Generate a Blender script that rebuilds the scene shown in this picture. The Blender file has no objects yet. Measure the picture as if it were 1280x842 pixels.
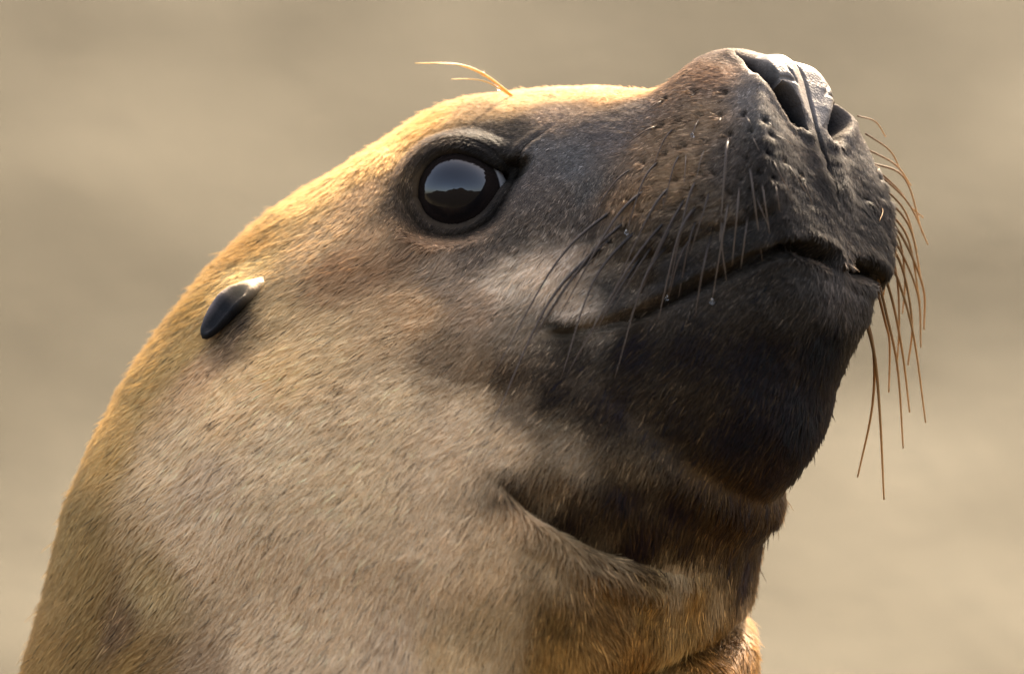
import bpy, math, random
import numpy as np
from mathutils import Vector
from mathutils.bvhtree import BVHTree

random.seed(7)
rng = np.random.default_rng(11)
sc = bpy.context.scene
COL = sc.collection

# ------------------------------------------------------------------ camera, sky, sun, exposure
S = 0.00027            # metres per photo pixel at the head
CAM_D = 2.5            # camera distance to the head's centre line
EYE_H = 0.43           # height of the picture centre above the ground
cam_d = bpy.data.cameras.new('camera')
cam = bpy.data.objects.new('camera', cam_d)
COL.objects.link(cam)
cam.location = (0, -CAM_D, EYE_H)
cam.rotation_euler = (math.radians(90), 0, 0)
cam_d.sensor_width = 36.0
cam_d.lens = 36.0 * CAM_D / (1280 * S)
cam_d.clip_start = 0.05
cam_d.clip_end = 2000
cam_d.dof.use_dof = True
cam_d.dof.focus_distance = CAM_D - 0.052
cam_d.dof.aperture_fstop = 7.1
sc.camera = cam

SUN_DIR = Vector((0.25, 0.62, 0.74)).normalized()     # towards the sun
sun_el = math.asin(SUN_DIR.z)
sun_az = math.atan2(SUN_DIR.x, SUN_DIR.y)
world = bpy.data.worlds.new('World')
sc.world = world
world.use_nodes = True
wn = world.node_tree.nodes
bg = wn['Background']
sky = wn.new('ShaderNodeTexSky')
sky.sky_type = 'NISHITA'
sky.sun_disc = False
sky.sun_elevation = sun_el
sky.sun_rotation = sun_az
sky.dust_density = 4.0
sky.air_density = 0.75
world.node_tree.links.new(sky.outputs[0], bg.inputs[0])
bg.inputs[1].default_value = 0.15
sun_d = bpy.data.lights.new('sun', 'SUN')
sun_d.energy = 4.2
sun_d.angle = math.radians(0.6)
sun_d.color = (1.0, 0.93, 0.82)
sun = bpy.data.objects.new('sun', sun_d)
COL.objects.link(sun)
sun.rotation_euler = (-SUN_DIR).to_track_quat('-Z', 'Y').to_euler()
sun.location = (1, 3, 4)
sc.view_settings.view_transform = 'Standard'
sc.view_settings.look = 'None'
sc.view_settings.gamma = 1.0
sc.view_settings.exposure = 3.27
sc.view_settings.use_white_balance = True          # camera balanced for the open shade the face is in
sc.view_settings.white_balance_temperature = 8000
sc.cycles.use_denoising = True
sc.cycles.max_bounces = 6
sc.cycles.diffuse_bounces = 3

# ------------------------------------------------------------------ helpers
def mat(name):
    m = bpy.data.materials.new(name)
    m.use_nodes = True
    nt = m.node_tree
    return m, nt, nt.nodes['Principled BSDF'], nt.nodes, nt.links

def mesh_obj(name, verts, faces, material, parent=None, smooth=True):
    me = bpy.data.meshes.new(name)
    me.from_pydata([tuple(v) for v in verts], [], faces)
    me.update()
    if smooth:
        me.polygons.foreach_set('use_smooth', np.ones(len(me.polygons), bool))
    me.materials.append(material)
    o = bpy.data.objects.new(name, me)
    COL.objects.link(o)
    if parent:
        o.parent = parent
    return o

def sstep(a, b, x):
    t = np.clip((x - a) / (b - a), 0, 1)
    return t * t * (3 - 2 * t)

def hash3(ix, iy, iz, seed):
    h = (ix.astype(np.int64) * 374761393 + iy.astype(np.int64) * 668265263 + iz.astype(np.int64) * 2147483647 + seed * 1274126177) & 0xffffffff
    h = ((h ^ (h >> 13)) * 1274126177) & 0xffffffff
    h = (h ^ (h >> 16)) & 0xffffffff
    return h / 4294967295.0 * 2 - 1

def vnoise(p, scale, seed=0):
    """value noise in [-1,1] on points (n,3)"""
    q = p / scale
    i = np.floor(q)
    f = q - i
    f = f * f * (3 - 2 * f)
    r = 0
    for a in (0, 1):
        for b in (0, 1):
            for c in (0, 1):
                w = (f[:, 0] if a else 1 - f[:, 0]) * (f[:, 1] if b else 1 - f[:, 1]) * (f[:, 2] if c else 1 - f[:, 2])
                r = r + w * hash3(i[:, 0] + a, i[:, 1] + b, i[:, 2] + c, seed)
    return r

# ------------------------------------------------------------------ ground: flat sand, rising to a bank behind
def ground():
    xs = np.concatenate([np.linspace(-300, -64, 9), np.linspace(-60, -8, 27), np.linspace(-6, 6, 97), np.linspace(8, 60, 27), np.linspace(64, 300, 9)])
    ys = np.concatenate([np.linspace(-300, -34, 10), np.linspace(-30, -8, 12), np.linspace(-6, 16, 177), np.linspace(20, 300, 12)])
    X, Y = np.meshgrid(xs, ys)
    Z = (np.clip(Y, 2.9, 20) - 2.9) * 0.62
    P = np.stack([X, Y, 0 * X], -1).reshape(-1, 3)
    far = np.clip((-Y - 12) / 16, 0, 1)                      # a low wooded bank far off on the other side
    Z = Z + far ** 1.3 * (4.5 + 2.2 * np.sin(X * 0.11 + 1.2) + 1.2 * np.sin(X * .37)) * (Y < -12)
    near = np.exp(-((np.hypot(X, Y).ravel()) / 1.1) ** 2)
    nz = 0.025 * vnoise(P, 1.3, 3) + 0.014 * vnoise(P, 0.5, 4) + 0.008 * vnoise(P, 0.25, 5)
    Z = Z.ravel() + nz * (0.25 + 0.75 * sstep(2.6, 3.4, P[:, 1])) * (1 - near)
    P[:, 2] = Z
    n, m = len(ys), len(xs)
    F = [(j * m + i, j * m + i + 1, (j + 1) * m + i + 1, (j + 1) * m + i) for j in range(n - 1) for i in range(m - 1)]
    mt, nt, b, N, L = mat('sandy_ground')
    tc = N.new('ShaderNodeTexCoord')
    n1 = N.new('ShaderNodeTexNoise'); n1.inputs['Scale'].default_value = 1.5; n1.inputs['Detail'].default_value = 7; n1.inputs['Roughness'].default_value = 0.62
    mp = N.new('ShaderNodeMapping'); mp.inputs['Scale'].default_value = (0.75, 1, 1.6)
    L.new(tc.outputs['Object'], mp.inputs[0]); L.new(mp.outputs[0], n1.inputs['Vector'])
    r = N.new('ShaderNodeValToRGB')
    e = r.color_ramp.elements
    e[0].position = 0.41; e[0].color = (0.030, 0.0250, 0.0160, 1)
    e[1].position = 0.60; e[1].color = (0.072, 0.0620, 0.0435, 1)
    L.new(n1.outputs['Fac'], r.inputs[0])
    sx = N.new('ShaderNodeSeparateXYZ'); L.new(tc.outputs['Object'], sx.inputs[0])
    mr = N.new('ShaderNodeMapRange'); mr.inputs['From Min'].default_value = -0.9; mr.inputs['From Max'].default_value = -0.3
    L.new(sx.outputs['Y'], mr.inputs['Value'])
    mx = N.new('ShaderNodeMix'); mx.data_type = 'RGBA'
    mx.inputs[6].default_value = (.014, .012, .009, 1)       # dark wet earth in front of the dry sand
    L.new(mr.outputs[0], mx.inputs[0]); L.new(r.outputs[0], mx.inputs[7]); L.new(mx.outputs[2], b.inputs['Base Color'])
    b.inputs['Roughness'].default_value = 0.95
    b.inputs['Specular IOR Level'].default_value = 0.05
    bp = N.new('ShaderNodeBump'); bp.inputs['Strength'].default_value = 0.6; bp.inputs['Distance'].default_value = 0.02
    n2 = N.new('ShaderNodeTexNoise'); n2.inputs['Scale'].default_value = 40; n2.inputs['Detail'].default_value = 5
    L.new(tc.outputs['Object'], n2.inputs['Vector']); L.new(n2.outputs['Fac'], bp.inputs['Height']); L.new(bp.outputs[0], b.inputs['Normal'])
    g = mesh_obj('ground', P, F, mt)
    g['kind'] = 'structure'
    g['label'] = 'beige sandy ground rising to a bank behind the sea lion'
ground()

# ------------------------------------------------------------------ sea lion body: a loft along the spine in the head's own frame
# head frame in photo-pixel units: d forward along the sagittal plane, y to the animal's left, z up
PSI = math.radians(35.0)
CP, SP = math.cos(PSI), math.sin(PSI)
RHO = math.radians(11.0)          # the head is rolled a little, the far side lower
CR, SR = math.cos(RHO), math.sin(RHO)

def midline(u, v):
    """photo pixel of a point on the head's mid plane -> d, z"""
    z = (421 - v) / CR
    return (u - 640 - z * SR * SP) / CP, z

ST = np.array([  # crown/back line (u, v), throat/belly line (u, v), half width, height of the widest point
    [-148.3, 2000.3, 1062.1, 1999.8, 564.3, 0.5], [-59.9, 1500.0, 995.9, 1500.8, 536.4, 0.5],
    [45.7, 1078.8, 886.6, 1123.1, 461.5, 0.5], [102.3, 837.5, 837.7, 902.5, 400.8, 0.5],
    [170.4, 631.0, 856.4, 774.4, 411.4, 0.5], [250.5, 450.0, 878.8, 699.7, 374.7, 0.5],
    [357.9, 302.9, 895.4, 662.8, 324.3, 0.5], [498.4, 194.9, 922.3, 634.9, 277.8, 0.5],
    [594.9, 132.6, 931.8, 612.3, 231.1, 0.5], [680.2, 115.5, 958.0, 587.0, 204.5, 0.5],
    [760.3, 112.8, 984.1, 546.5, 180.8, 0.52], [839.7, 117.0, 998.8, 490.5, 162.3, 0.56],
    [891.5, 78.4, 1019.2, 444.9, 152.8, 0.6], [925.0, 69.9, 1035.7, 408.2, 143.5, 0.62],
    [955.2, 75.4, 1042.0, 386.0, 139.2, 0.6], [992.9, 84.0, 1047.0, 361.3, 140.2, 0.55],
    [1008.4, 128.7, 1048.5, 330.0, 112.6, 0.52], [1015.1, 168.0, 1042.4, 292.0, 64.1, 0.5],
    [1026.8, 222.1, 1034.0, 236.0, 3.0, 0.5]])

def spl(t):
    K = len(ST)
    t = np.clip(t, 0, K - 1 - 1e-9)
    i = t.astype(int)
    f = (t - i)[:, None]
    g = lambda j: ST[np.clip(j, 0, K - 1)]
    p0, p1, p2, p3 = g(i - 1), g(i), g(i + 1), g(i + 2)
    return 0.5 * (2 * p1 + (-p0 + p2) * f + (2 * p0 - 5 * p1 + 4 * p2 - p3) * f * f + (-p0 + 3 * p1 - 3 * p2 + p3) * f ** 3)

def loft(t, th):
    s = spl(t)
    U = np.stack(midline(s[:, 0], s[:, 1]), 1)
    Lo = np.stack(midline(s[:, 2], s[:, 3]), 1)
    w = np.maximum(s[:, 4], 0.5)[:, None]
    m = s[:, 5][:, None]
    c = np.cos(th)[None, :]
    a = np.where(c > 0, m * (1 - c), m + (1 - m) * (-c))
    P = U[:, None, :] * (1 - a[..., None]) + Lo[:, None, :] * a[..., None]
    return np.stack([P[..., 0], w * np.sin(th)[None, :], P[..., 1]], -1)

def dir_world(h):
    h = np.asarray(h, float)
    d, y, z = h[..., 0], h[..., 1], h[..., 2]
    l, k = y * CR + z * SR, -y * SR + z * CR
    return np.stack([d * CP + l * SP, -d * SP + l * CP, k], -1)

def dir_head(w):
    w = np.asarray(w, float)
    X, Y, Z = w[..., 0], w[..., 1], w[..., 2]
    d, l = X * CP - Y * SP, X * SP + Y * CP
    return np.stack([d, l * CR - Z * SR, l * SR + Z * CR], -1)

def to_world(h):
    return dir_world(h) * S + np.array([0, 0, EYE_H])

def to_head(w):
    return dir_head((np.asarray(w, float) - np.array([0, 0, EYE_H])) / S)

CAM_P = Vector((0, -CAM_D, EYE_H))
def ray(u, v):
    return Vector(((u - 640) * S, CAM_D, (421 - v) * S)).normalized()

def at_depth(u, v, y):
    """world point on the ray of a photo pixel, where world y has the given value"""
    d = ray(u, v)
    return CAM_P + d * ((y + CAM_D) / d.y)

NT, NM = 0, 840
tt = np.concatenate([np.linspace(0, 3, 46, endpoint=False), np.linspace(3, 7, 150, endpoint=False),
                     np.linspace(7, 11, 250, endpoint=False), np.linspace(11, 17.9, 270)])
NT = len(tt)
th = np.linspace(-math.pi, math.pi, NM, endpoint=False)

def grid_faces(n, m):
    j, i = np.meshgrid(np.arange(n - 1), np.arange(m), indexing='ij')
    i2 = (i + 1) % m
    return np.stack([j * m + i, j * m + i2, (j + 1) * m + i2, (j + 1) * m + i], -1).reshape(-1, 4)

def normals(V):
    dt = np.gradient(V, axis=0)
    da = np.roll(V, -1, 1) - np.roll(V, 1, 1)
    n = np.cross(dt, da)
    n /= np.linalg.norm(n, axis=-1, keepdims=True) + 1e-9
    return n

def make_bvh(V, step=1):
    Q = V[::step, ::step] if step > 1 else V
    n, m = Q.shape[:2]
    W = to_world(Q).reshape(-1, 3)
    return BVHTree.FromPolygons(W.tolist(), grid_faces(n, m).tolist())

V = loft(tt, th)
if np.einsum('ijk,ijk->ij', normals(V), V - V.mean(1, keepdims=True)).mean() < 0:
    NSGN = -1.0
else:
    NSGN = 1.0
def nrm(V):
    return normals(V) * NSGN

bvh0 = make_bvh(V[:, ::4][::3])

def hit(u, v, bvh):
    for k in range(30):          # pixels just off the outline slide inwards
        loc, n, i, dist = bvh.ray_cast(CAM_P, ray(u, v))
        if loc is not None:
            if n.dot(ray(u, v)) > 0:
                n = -n
            return np.array(loc), np.array(n)
        u += (640 - u) * 0.01
        v += (430 - v) * 0.01
    raise RuntimeError((u, v))

def curve_px(pts, step=5.0):
    """Catmull-Rom through photo pixels, sampled every few pixels"""
    p = np.array(pts, float)
    p = np.vstack([2 * p[0] - p[1], p, 2 * p[-1] - p[-2]])
    out = []
    for i in range(1, len(p) - 2):
        n = max(2, int(np.linalg.norm(p[i + 1] - p[i]) / step))
        for f in np.arange(n) / n:
            out.append(0.5 * (2 * p[i] + (-p[i - 1] + p[i + 1]) * f + (2 * p[i - 1] - 5 * p[i] + 4 * p[i + 1] - p[i + 2]) * f * f
                              + (-p[i - 1] + 3 * p[i] - 3 * p[i + 1] + p[i + 2]) * f ** 3))
    out.append(p[-2])
    return np.array(out)

def on_head(u, v, bvh=None):
    """photo pixel -> point and normal in the head frame, mirrored to y >= 0"""
    w, n = hit(u, v, bvh or bvh0)
    h, nn = to_head(w), dir_head(n)
    if h[1] < 0:
        h = h * [1, -1, 1]
        nn = nn * [1, -1, 1]
    else:
        h[1] = 0.0
    return h, nn

def on_side(u, v, bvh=None):
    """the same without mirroring: a crease of this side only"""
    w, n = hit(u, v, bvh or bvh0)
    return to_head(w), dir_head(n)

def feature(pts, step=5.0, bvh=None, both=True):
    q = curve_px(pts, step)
    r = [(on_head if both else on_side)(u, v, bvh) for u, v in q]
    P = np.array([a for a, b in r]); Nn = np.array([b for a, b in r])
    T = np.gradient(P, axis=0); T /= np.linalg.norm(T, axis=1, keepdims=True) + 1e-9
    side = np.cross(T, Nn); side /= np.linalg.norm(side, axis=1, keepdims=True) + 1e-9
    side[side[:, 2] < 0] *= -1                 # positive side = upwards
    return P, Nn, side

def near_curve(Q, F, reach):
    """signed distance to a curve and place along it, for the points within reach"""
    P, Nn, side = F
    lo, hi = P.min(0) - reach, P.max(0) + reach
    idx = np.nonzero(((Q > lo) & (Q < hi)).all(1))[0]
    q = Q[idx]
    best = np.full(len(q), 1e9); sd = np.zeros(len(q)); ar = np.zeros(len(q))
    n = len(P)
    for k in range(n - 1):
        ab = P[k + 1] - P[k]
        f = np.clip(((q - P[k]) @ ab) / (ab @ ab + 1e-9), 0, 1)
        r = q - P[k] - f[:, None] * ab
        dd = np.linalg.norm(r, axis=1)
        better = dd < best
        best = np.where(better, dd, best)
        s = r @ side[k]
        sd = np.where(better, np.where(s >= 0, dd, -dd), sd)
        ar = np.where(better, (k + f) / (n - 1), ar)
    ok = best < reach
    return idx[ok], sd[ok], ar[ok]

def fold(V):
    Q = V.reshape(-1, 3).copy()
    Q[:, 1] = np.abs(Q[:, 1])
    return Q

def displace(V, F, reach, prof, both=True):
    """push the skin along its normals by prof(signed distance, place along the curve)"""
    Q = fold(V) if both else V.reshape(-1, 3)
    idx, sd, ar = near_curve(Q, F, reach)
    n = nrm(V).reshape(-1, 3)
    W = V.reshape(-1, 3).copy()
    W[idx] += n[idx] * prof(sd, ar)[:, None]
    return W.reshape(V.shape)

def bump(V, u, v, r, h, flat=None):
    P, _ = on_head(u, v)
    Q = fold(V)
    d = np.linalg.norm(Q - P, axis=1)
    n = nrm(V).reshape(-1, 3)
    return (V.reshape(-1, 3) + n * (h * np.exp(-(d / r) ** 2))[:, None]).reshape(V.shape)

ga = lambda x, w: np.exp(-(x / w) ** 2)
ends = lambda a, k0=0.12, k1=0.12: sstep(0, k0, a) * (1 - sstep(1 - k1, 1, a))

# --- broad forms
V = bump(V, 905, 225, 75, 9)       # whisker pad
V = bump(V, 820, 270, 60, 6)
V = bump(V, 700, 215, 45, -7)       # flat in front of the eye
V = bump(V, 575, 170, 45, 4)        # brow
V = bump(V, 690, 350, 50, 5)        # cheek
V = bump(V, 780, 470, 70, 6)
V = bump(V, 300, 390, 60, 6)
# --- throat folds
THROAT = feature([(610, 585), (650, 622), (700, 657), (750, 684), (800, 703), (850, 713), (895, 707), (925, 692)], both=False)
def p_throat(s, a):
    return ends(a, .25, .5) * (np.where(s > 0, -24 * np.exp(-(s / 32) ** 1.4), -24 * np.exp(-(s / 7.0) ** 2)) + 8 * ga(s - 62, 26) + 3 * ga(s + 24, 13))
V = displace(V, THROAT, 130, p_throat, both=False)
LOWFOLD = feature([(700, 676), (750, 702), (800, 720), (840, 729), (862, 730)], both=False)
V = displace(V, LOWFOLD, 40, lambda s, a: ends(a, .3, .2) * (-5 * ga(s, 6) + 3 * ga(s + 16, 10)), both=False)
al = np.where(th < 0, th + math.pi, th - math.pi)[None, :]        # angle from the throat's midline, near side positive
sc_ = (tt[:, None] - (3.49 - 1.5 * al)) * 150.0
fade = 1 - sstep(.38, .75, np.abs(al + 0.0))
dsp = fade * (np.where(sc_ > 0, -42 * np.exp(-(np.abs(sc_) / 26) ** 1.5), -42 * np.exp(-(np.abs(sc_) / 11) ** 2)) + 2 * ga(sc_ - 60, 30) + 26 * ga(sc_ + 55, 38))
V = V + nrm(V) * dsp[..., None]
# --- lip, mouth, edge of the whisker pad
LIPGROOVE = feature([(752, 332), (790, 326), (830, 316), (880, 297), (930, 279), (970, 262), (1003, 236)])
V = displace(V, LIPGROOVE, 50, lambda s, a: ends(a, .3, .45) * (-11 * ga(s, 6.5) + 7 * ga(s + 20, 12) + 5 * ga(s - 17, 11)))
LIP2 = feature([(760, 300), (800, 292), (845, 281), (890, 262), (935, 240)])
V = displace(V, LIP2, 30, lambda s, a: ends(a, .3, .3) * (-6 * ga(s, 5) + 3 * ga(s - 12, 8)))
ROWLINE = feature([(765, 277), (800, 260), (832, 250), (862, 241), (895, 232), (930, 222)])
V = displace(V, ROWLINE, 25, lambda s, a: ends(a, .3, .3) * (-4 * ga(s, 4) + 2.5 * ga(np.abs(s) - 10, 6)))
ROWLINE2 = feature([(790, 222), (822, 212), (855, 203), (890, 196), (925, 188)])
V = displace(V, ROWLINE2, 25, lambda s, a: ends(a, .3, .3) * (-2.5 * ga(s, 4) + 1.5 * ga(np.abs(s) - 10, 6)))
PADEDGE = feature([(792, 190), (775, 220), (757, 255), (744, 290), (735, 325), (728, 352)])
V = displace(V, PADEDGE, 40, lambda s, a: ends(a, .35, .3) * (-6 * ga(s, 7)))
MOUTH = feature([(683, 417), (720, 414), (760, 405), (800, 392), (840, 374), (880, 354), (920, 337), (955, 320), (985, 310), (1010, 309), (1030, 313), (1046, 321)])
def p_mouth(s, a):
    dep = 10 + 14 * sstep(.05, .35, a) + 16 * sstep(.72, .95, a)
    wid = 4.0 + 3 * sstep(.1, .4, a) + 4 * sstep(.75, .95, a)
    over = 5 - 3 * sstep(.7, .95, a)
    lowr = 4 * sstep(.2, .5, a) + 3 * sstep(.75, 1, a)
    return sstep(0, .06, a) * (-dep * np.exp(-np.abs(s / wid) ** 2.4) + over * ga(s - 15, 9) - lowr * ga(s + 22, 22))
V = displace(V, MOUTH, 70, p_mouth)
CORNER = feature([(655, 424), (672, 412), (690, 404), (712, 405), (735, 409)])
V = displace(V, CORNER, 24, lambda s, a: ends(a, .3, .3) * (-5 * ga(s, 4) + 3 * ga(s + 8, 5)))
# --- creases round the eye
TEAR = feature([(618, 246), (632, 226), (641, 208), (651, 190), (664, 177), (684, 163), (706, 148)], 3)
V = displace(V, TEAR, 24, lambda s, a: ends(a, .2, .5) * (-5 * ga(s, 2.6) + 2.5 * ga(np.abs(s) - 8, 5)))
BROW1 = feature([(505, 205), (530, 178), (565, 165), (605, 168), (640, 178)], 4)
V = displace(V, BROW1, 24, lambda s, a: ends(a, .3, .3) * (-3.0 * ga(s, 4.5)))

# --- eye: socket, lids
def local_frame(pts, centre, bvh=None):
    c, n = on_head(*centre, bvh)
    q = np.array([on_head(u, v, bvh)[0] for u, v in pts])
    n = n / np.linalg.norm(n)
    a = q[np.argmax(np.linalg.norm(q - c, axis=1))] - c
    a -= n * (a @ n); a /= np.linalg.norm(a)
    return c, n, a, np.cross(n, a), q

bvh1 = make_bvh(V[::2, ::2])
EYE_PTS = curve_px([(521, 246), (526, 224), (544, 203), (570, 194), (597, 198), (618, 208), (632, 211), (622, 228), (611, 246), (596, 262), (574, 273), (550, 274), (531, 265), (521, 246)], 4)
ec, en, ea, eb, eq = local_frame(EYE_PTS, (568, 236), bvh1)
to_cam = dir_head(-np.array(ray(566, 232)) + np.array([0, 0, -.12])) * [1, -1, 1]
en = en * 0.30 + to_cam * 0.70; en /= np.linalg.norm(en)
ea -= en * (ea @ en); ea /= np.linalg.norm(ea); eb = np.cross(en, ea)
ER = 61.0
EC = ec + en * (4.0 - ER)
pr = np.stack([(eq - ec) @ ea, (eq - ec) @ eb], 1)
pa, prr = np.arctan2(pr[:, 1], pr[:, 0]), np.hypot(pr[:, 0], pr[:, 1])
o = np.argsort(pa)
pa_s, pr_s = pa[o], prr[o]
def lid_r(phi):
    return np.interp(phi, np.concatenate([pa_s - 2 * math.pi, pa_s, pa_s + 2 * math.pi]), np.tile(pr_s, 3))
Q = fold(V)
rel = Q - ec
near = np.nonzero(np.linalg.norm(rel, axis=1) < 135)[0]
r3 = rel[near]
A, B, H = r3 @ ea, r3 @ eb, r3 @ en
rr = np.hypot(A, B)
ro = lid_r(np.arctan2(B, A))
ds = rr - ro
hs = lambda r: 4.0 - ER + np.sqrt(np.maximum(ER * ER - np.minimum(r, ER * .985) ** 2, 0))
edge = np.minimum(hs(ro) + 3.0, 40)
prof_lid = edge + 5 * np.sin(np.clip(ds / 13, 0, 1) * math.pi * .62) - 3.5 * ga(ds - 17, 4) + 0.7 * np.sin(ds * 1.25 + 2.2 * vnoise(Q[near], 22, 51)) * sstep(2, 8, ds)
wl = 1 - sstep(13, 42, ds)
Hn = H * (1 - wl) + prof_lid * wl
inside = hs(rr) - 16
win = sstep(0.5, -2.5, ds)
Hn = Hn * (1 - win) + inside * win
Hn = np.where(ds > 45, H, Hn)
W = V.reshape(-1, 3).copy()
delta = (Hn - H)[:, None] * en[None, :]
sgn = np.where(W[near, 1] < 0, -1.0, 1.0)
delta[:, 1] *= sgn
W[near] += delta
V = W.reshape(V.shape)

# --- nose: lobes, septum, nostrils, philtrum
bvh2 = make_bvh(V[::2, ::2])
NOSE_C, NOSE_N = on_head(985, 122, bvh2)
Q = fold(V)
y = Q[:, 1]
n = nrm(V).reshape(-1, 3)
nd = np.linalg.norm(Q - on_head(1005, 105, bvh2)[0], axis=1)
W = V.reshape(-1, 3)
mid_top = on_head(978, 80, bvh2)[0]; mid_sept = on_head(1010, 130, bvh2)[0]; mid_phil = on_head(1031, 200, bvh2)[0]
# midline groove along septum and philtrum, wings of the nostrils beside it
W = W + n * (sstep(300, 360, Q[:, 0]) * sstep(225, 265, Q[:, 2]) * (-8 * ga(y - 56, 30)))[:, None]
kz = 1 - sstep(150, 185, np.linalg.norm(Q - mid_sept, axis=1) * 1.35)
up = sstep(205, 240, Q[:, 2]); front = sstep(330, 400, Q[:, 0])
g = front * (sstep(175, 200, Q[:, 2])) 
W = W + n * (g * (-7.0 * ga(y, 3.0)) )[:, None]
wing = front * sstep(255, 300, Q[:, 2])
W = W + n * (wing * (9 * ga(y - 42, 20) - 4 * ga(y, 16)))[:, None]
phil = front * sstep(160, 190, Q[:, 2]) * (1 - sstep(245, 265, Q[:, 2]))
W = W + n * (phil * (-6 * ga(y, 4.5) + 5 * ga(y - 26, 16)))[:, None]
V = W.reshape(V.shape)
bvh3 = make_bvh(V[::2, ::2])
for pts in ([(962, 104), (974, 98), (988, 99), (1001, 106)], [(984, 82), (992, 94), (1000, 106)], [(950, 76), (962, 84), (972, 95)]):
    V = displace(V, feature(pts, 2.5, bvh3), 12, lambda s, a: ends(a, .3, .3) * (-2.6 * ga(s, 2.2) + 1.0 * ga(np.abs(s) - 6, 4)))
NP = curve_px([(916, 71), (934, 80), (951, 93), (966, 109), (979, 127), (991, 145), (1003, 159)], 3)
pts = []
for u, v in NP:
    h, _ = on_head(u, v, bvh3)
    p, nn, i_, d_ = bvh3.find_nearest(Vector(to_world(h * [1, -.84, 1])))
    h = to_head(np.array(p)) * [1, -1, 1]; nn = dir_head(np.array(nn)) * [1, -1, 1]
    pts.append((h, nn if nn @ np.array([1, .3, .6]) > 0 else -nn))
P_ = np.array([p for p, _ in pts]); N_ = np.array([q for _, q in pts])
T_ = np.gradient(P_, axis=0); T_ /= np.linalg.norm(T_, axis=1, keepdims=True)
S_ = np.cross(T_, N_); S_ /= np.linalg.norm(S_, axis=1, keepdims=True)
S_[S_[:, 1] < 0] *= -1                                  # positive = towards the cheek
NOSTRIL = (P_, N_, S_)
Q = fold(V)
idx, sdl, arl = near_curve(Q, NOSTRIL, 60)
hw = np.interp(arl, [0, .18, .38, .58, .78, .92, 1], [2, 9, 17, 20, 18, 12, 4])
sd = np.abs(sdl) - hw
W = V.reshape(-1, 3).copy()
nb_ = nrm(V).reshape(-1, 3)
yk = np.clip(np.abs(W[idx, 1]) / 9, 0, 1)
depth = np.interp(arl, [0, .2, .5, .8, 1], [10, 38, 58, 52, 20])
lip = 3.0 * ga(sd - 8, 8) * np.where(sdl > 0, 1.0, .5)
Ns = np.stack([np.convolve(np.pad(N_[:, c], 14, mode='edge'), np.ones(29) / 29, 'valid') for c in range(3)], 1)
Ns /= np.linalg.norm(Ns, axis=1, keepdims=True)
ka = arl * (len(Ns) - 1)
dirs = np.stack([np.interp(ka, np.arange(len(Ns)), Ns[:, c]) for c in range(3)], 1)
dirs[:, 1] *= np.where(W[idx, 1] < 0, -1.0, 1.0)
W[idx] += dirs * ((-depth * sstep(1.5, -6.5, sd) + lip) * yk)[:, None]
V = W.reshape(V.shape)
NOSE_SD = np.full(len(W), 99.0); NOSE_SD[idx] = sd

# --- small relief: folds of loose skin, pores on the pad
Qw = V.reshape(-1, 3)
n = nrm(V).reshape(-1, 3)
Qf = fold(V)
amp = sstep(-700, -300, Qf[:, 0])
h = 2.6 * vnoise(Qw, 90, 1) + 1.3 * vnoise(Qw, 38, 2) + 0.45 * vnoise(Qw * [1, 1, 1.6], 13, 6)
pad_c = on_head(890, 235, bvh2)[0]
h = h + ga(np.linalg.norm(Qf - pad_c, axis=1), 120) * (1.0 * vnoise(Qw * [1, 1, 1.5], 20, 8) + .35 * vnoise(Qw, 9, 9))
V = (Qw + n * (h * (1 - ga(np.linalg.norm(Qf - ec, axis=1), 75)))[:, None]).reshape(V.shape)

# ------------------------------------------------------------------ whiskers' roots (photo pixels): root, bend, tip
NEAR_WHISKERS = [
    [(830, 156), (808, 163), (775, 186)], [(855, 149), (832, 172), (817, 206)], [(878, 145), (870, 156), (863, 176)],
    [(807, 202), (770, 226), (733, 282)], [(835, 192), (806, 222), (783, 290)], [(860, 182), (843, 206), (829, 262)],
    [(886, 178), (877, 196), (870, 226)], [(913, 167), (907, 200), (897, 340)], [(938, 163), (943, 176), (949, 188)],
    [(930, 143), (935, 149), (939, 156)], [(957, 150), (964, 156), (971, 164)], [(964, 167), (978, 173), (992, 181)],
    [(786, 247), (700, 322), (617, 468)], [(818, 230), (770, 272), (697, 398)], [(848, 224), (815, 262), (763, 372)],
    [(878, 217), (860, 250), (834, 372)], [(903, 143), (900, 150), (897, 157)],
    [(780, 284), (690, 372), (612, 538)], [(814, 270), (745, 346), (701, 473)], [(847, 259), (790, 328), (707, 470)],
    [(880, 248), (850, 290), (822, 402)], [(913, 240), (906, 280), (890, 376)], [(936, 196), (941, 236), (953, 326)],
    [(961, 189), (972, 212), (986, 238)], [(980, 199), (993, 218), (1008, 241)], [(967, 220), (971, 240), (975, 265)],
    [(942, 236), (950, 258), (960, 281)], [(875, 284), (850, 320), (835, 374)], [(842, 297), (805, 350), (768, 474)],
    [(810, 308), (775, 360), (741, 420)], [(936, 263), (932, 290), (926, 336)], [(905, 262), (902, 300), (908, 352)],
    [(876, 262), (862, 300), (848, 372)], [(858, 184), (857, 202), (855, 232)], [(831, 240), (829, 252), (829, 262)],
    [(894, 216), (880, 262), (862, 318)], [(856, 250), (820, 320), (786, 400)],
    [(826, 292), (800, 330), (765, 388)], [(893, 283), (880, 330), (868, 398)], [(925, 222), (922, 260), (915, 332)], [(800, 262), (738, 318), (668, 420)],
    [(865, 235), (835, 285), (798, 362)], [(950, 215), (955, 245), (962, 292)], [(1000, 215), (1008, 235), (1016, 256)], [(836, 123), (820, 130), (806, 142)],
    [(871, 115), (866, 119), (858, 124)], [(762, 300), (712, 352), (655, 440)]]
PITS = [p[0] for p in NEAR_WHISKERS] + [(907, 115)]
bvh4 = make_bvh(V)
Q = fold(V)
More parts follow.
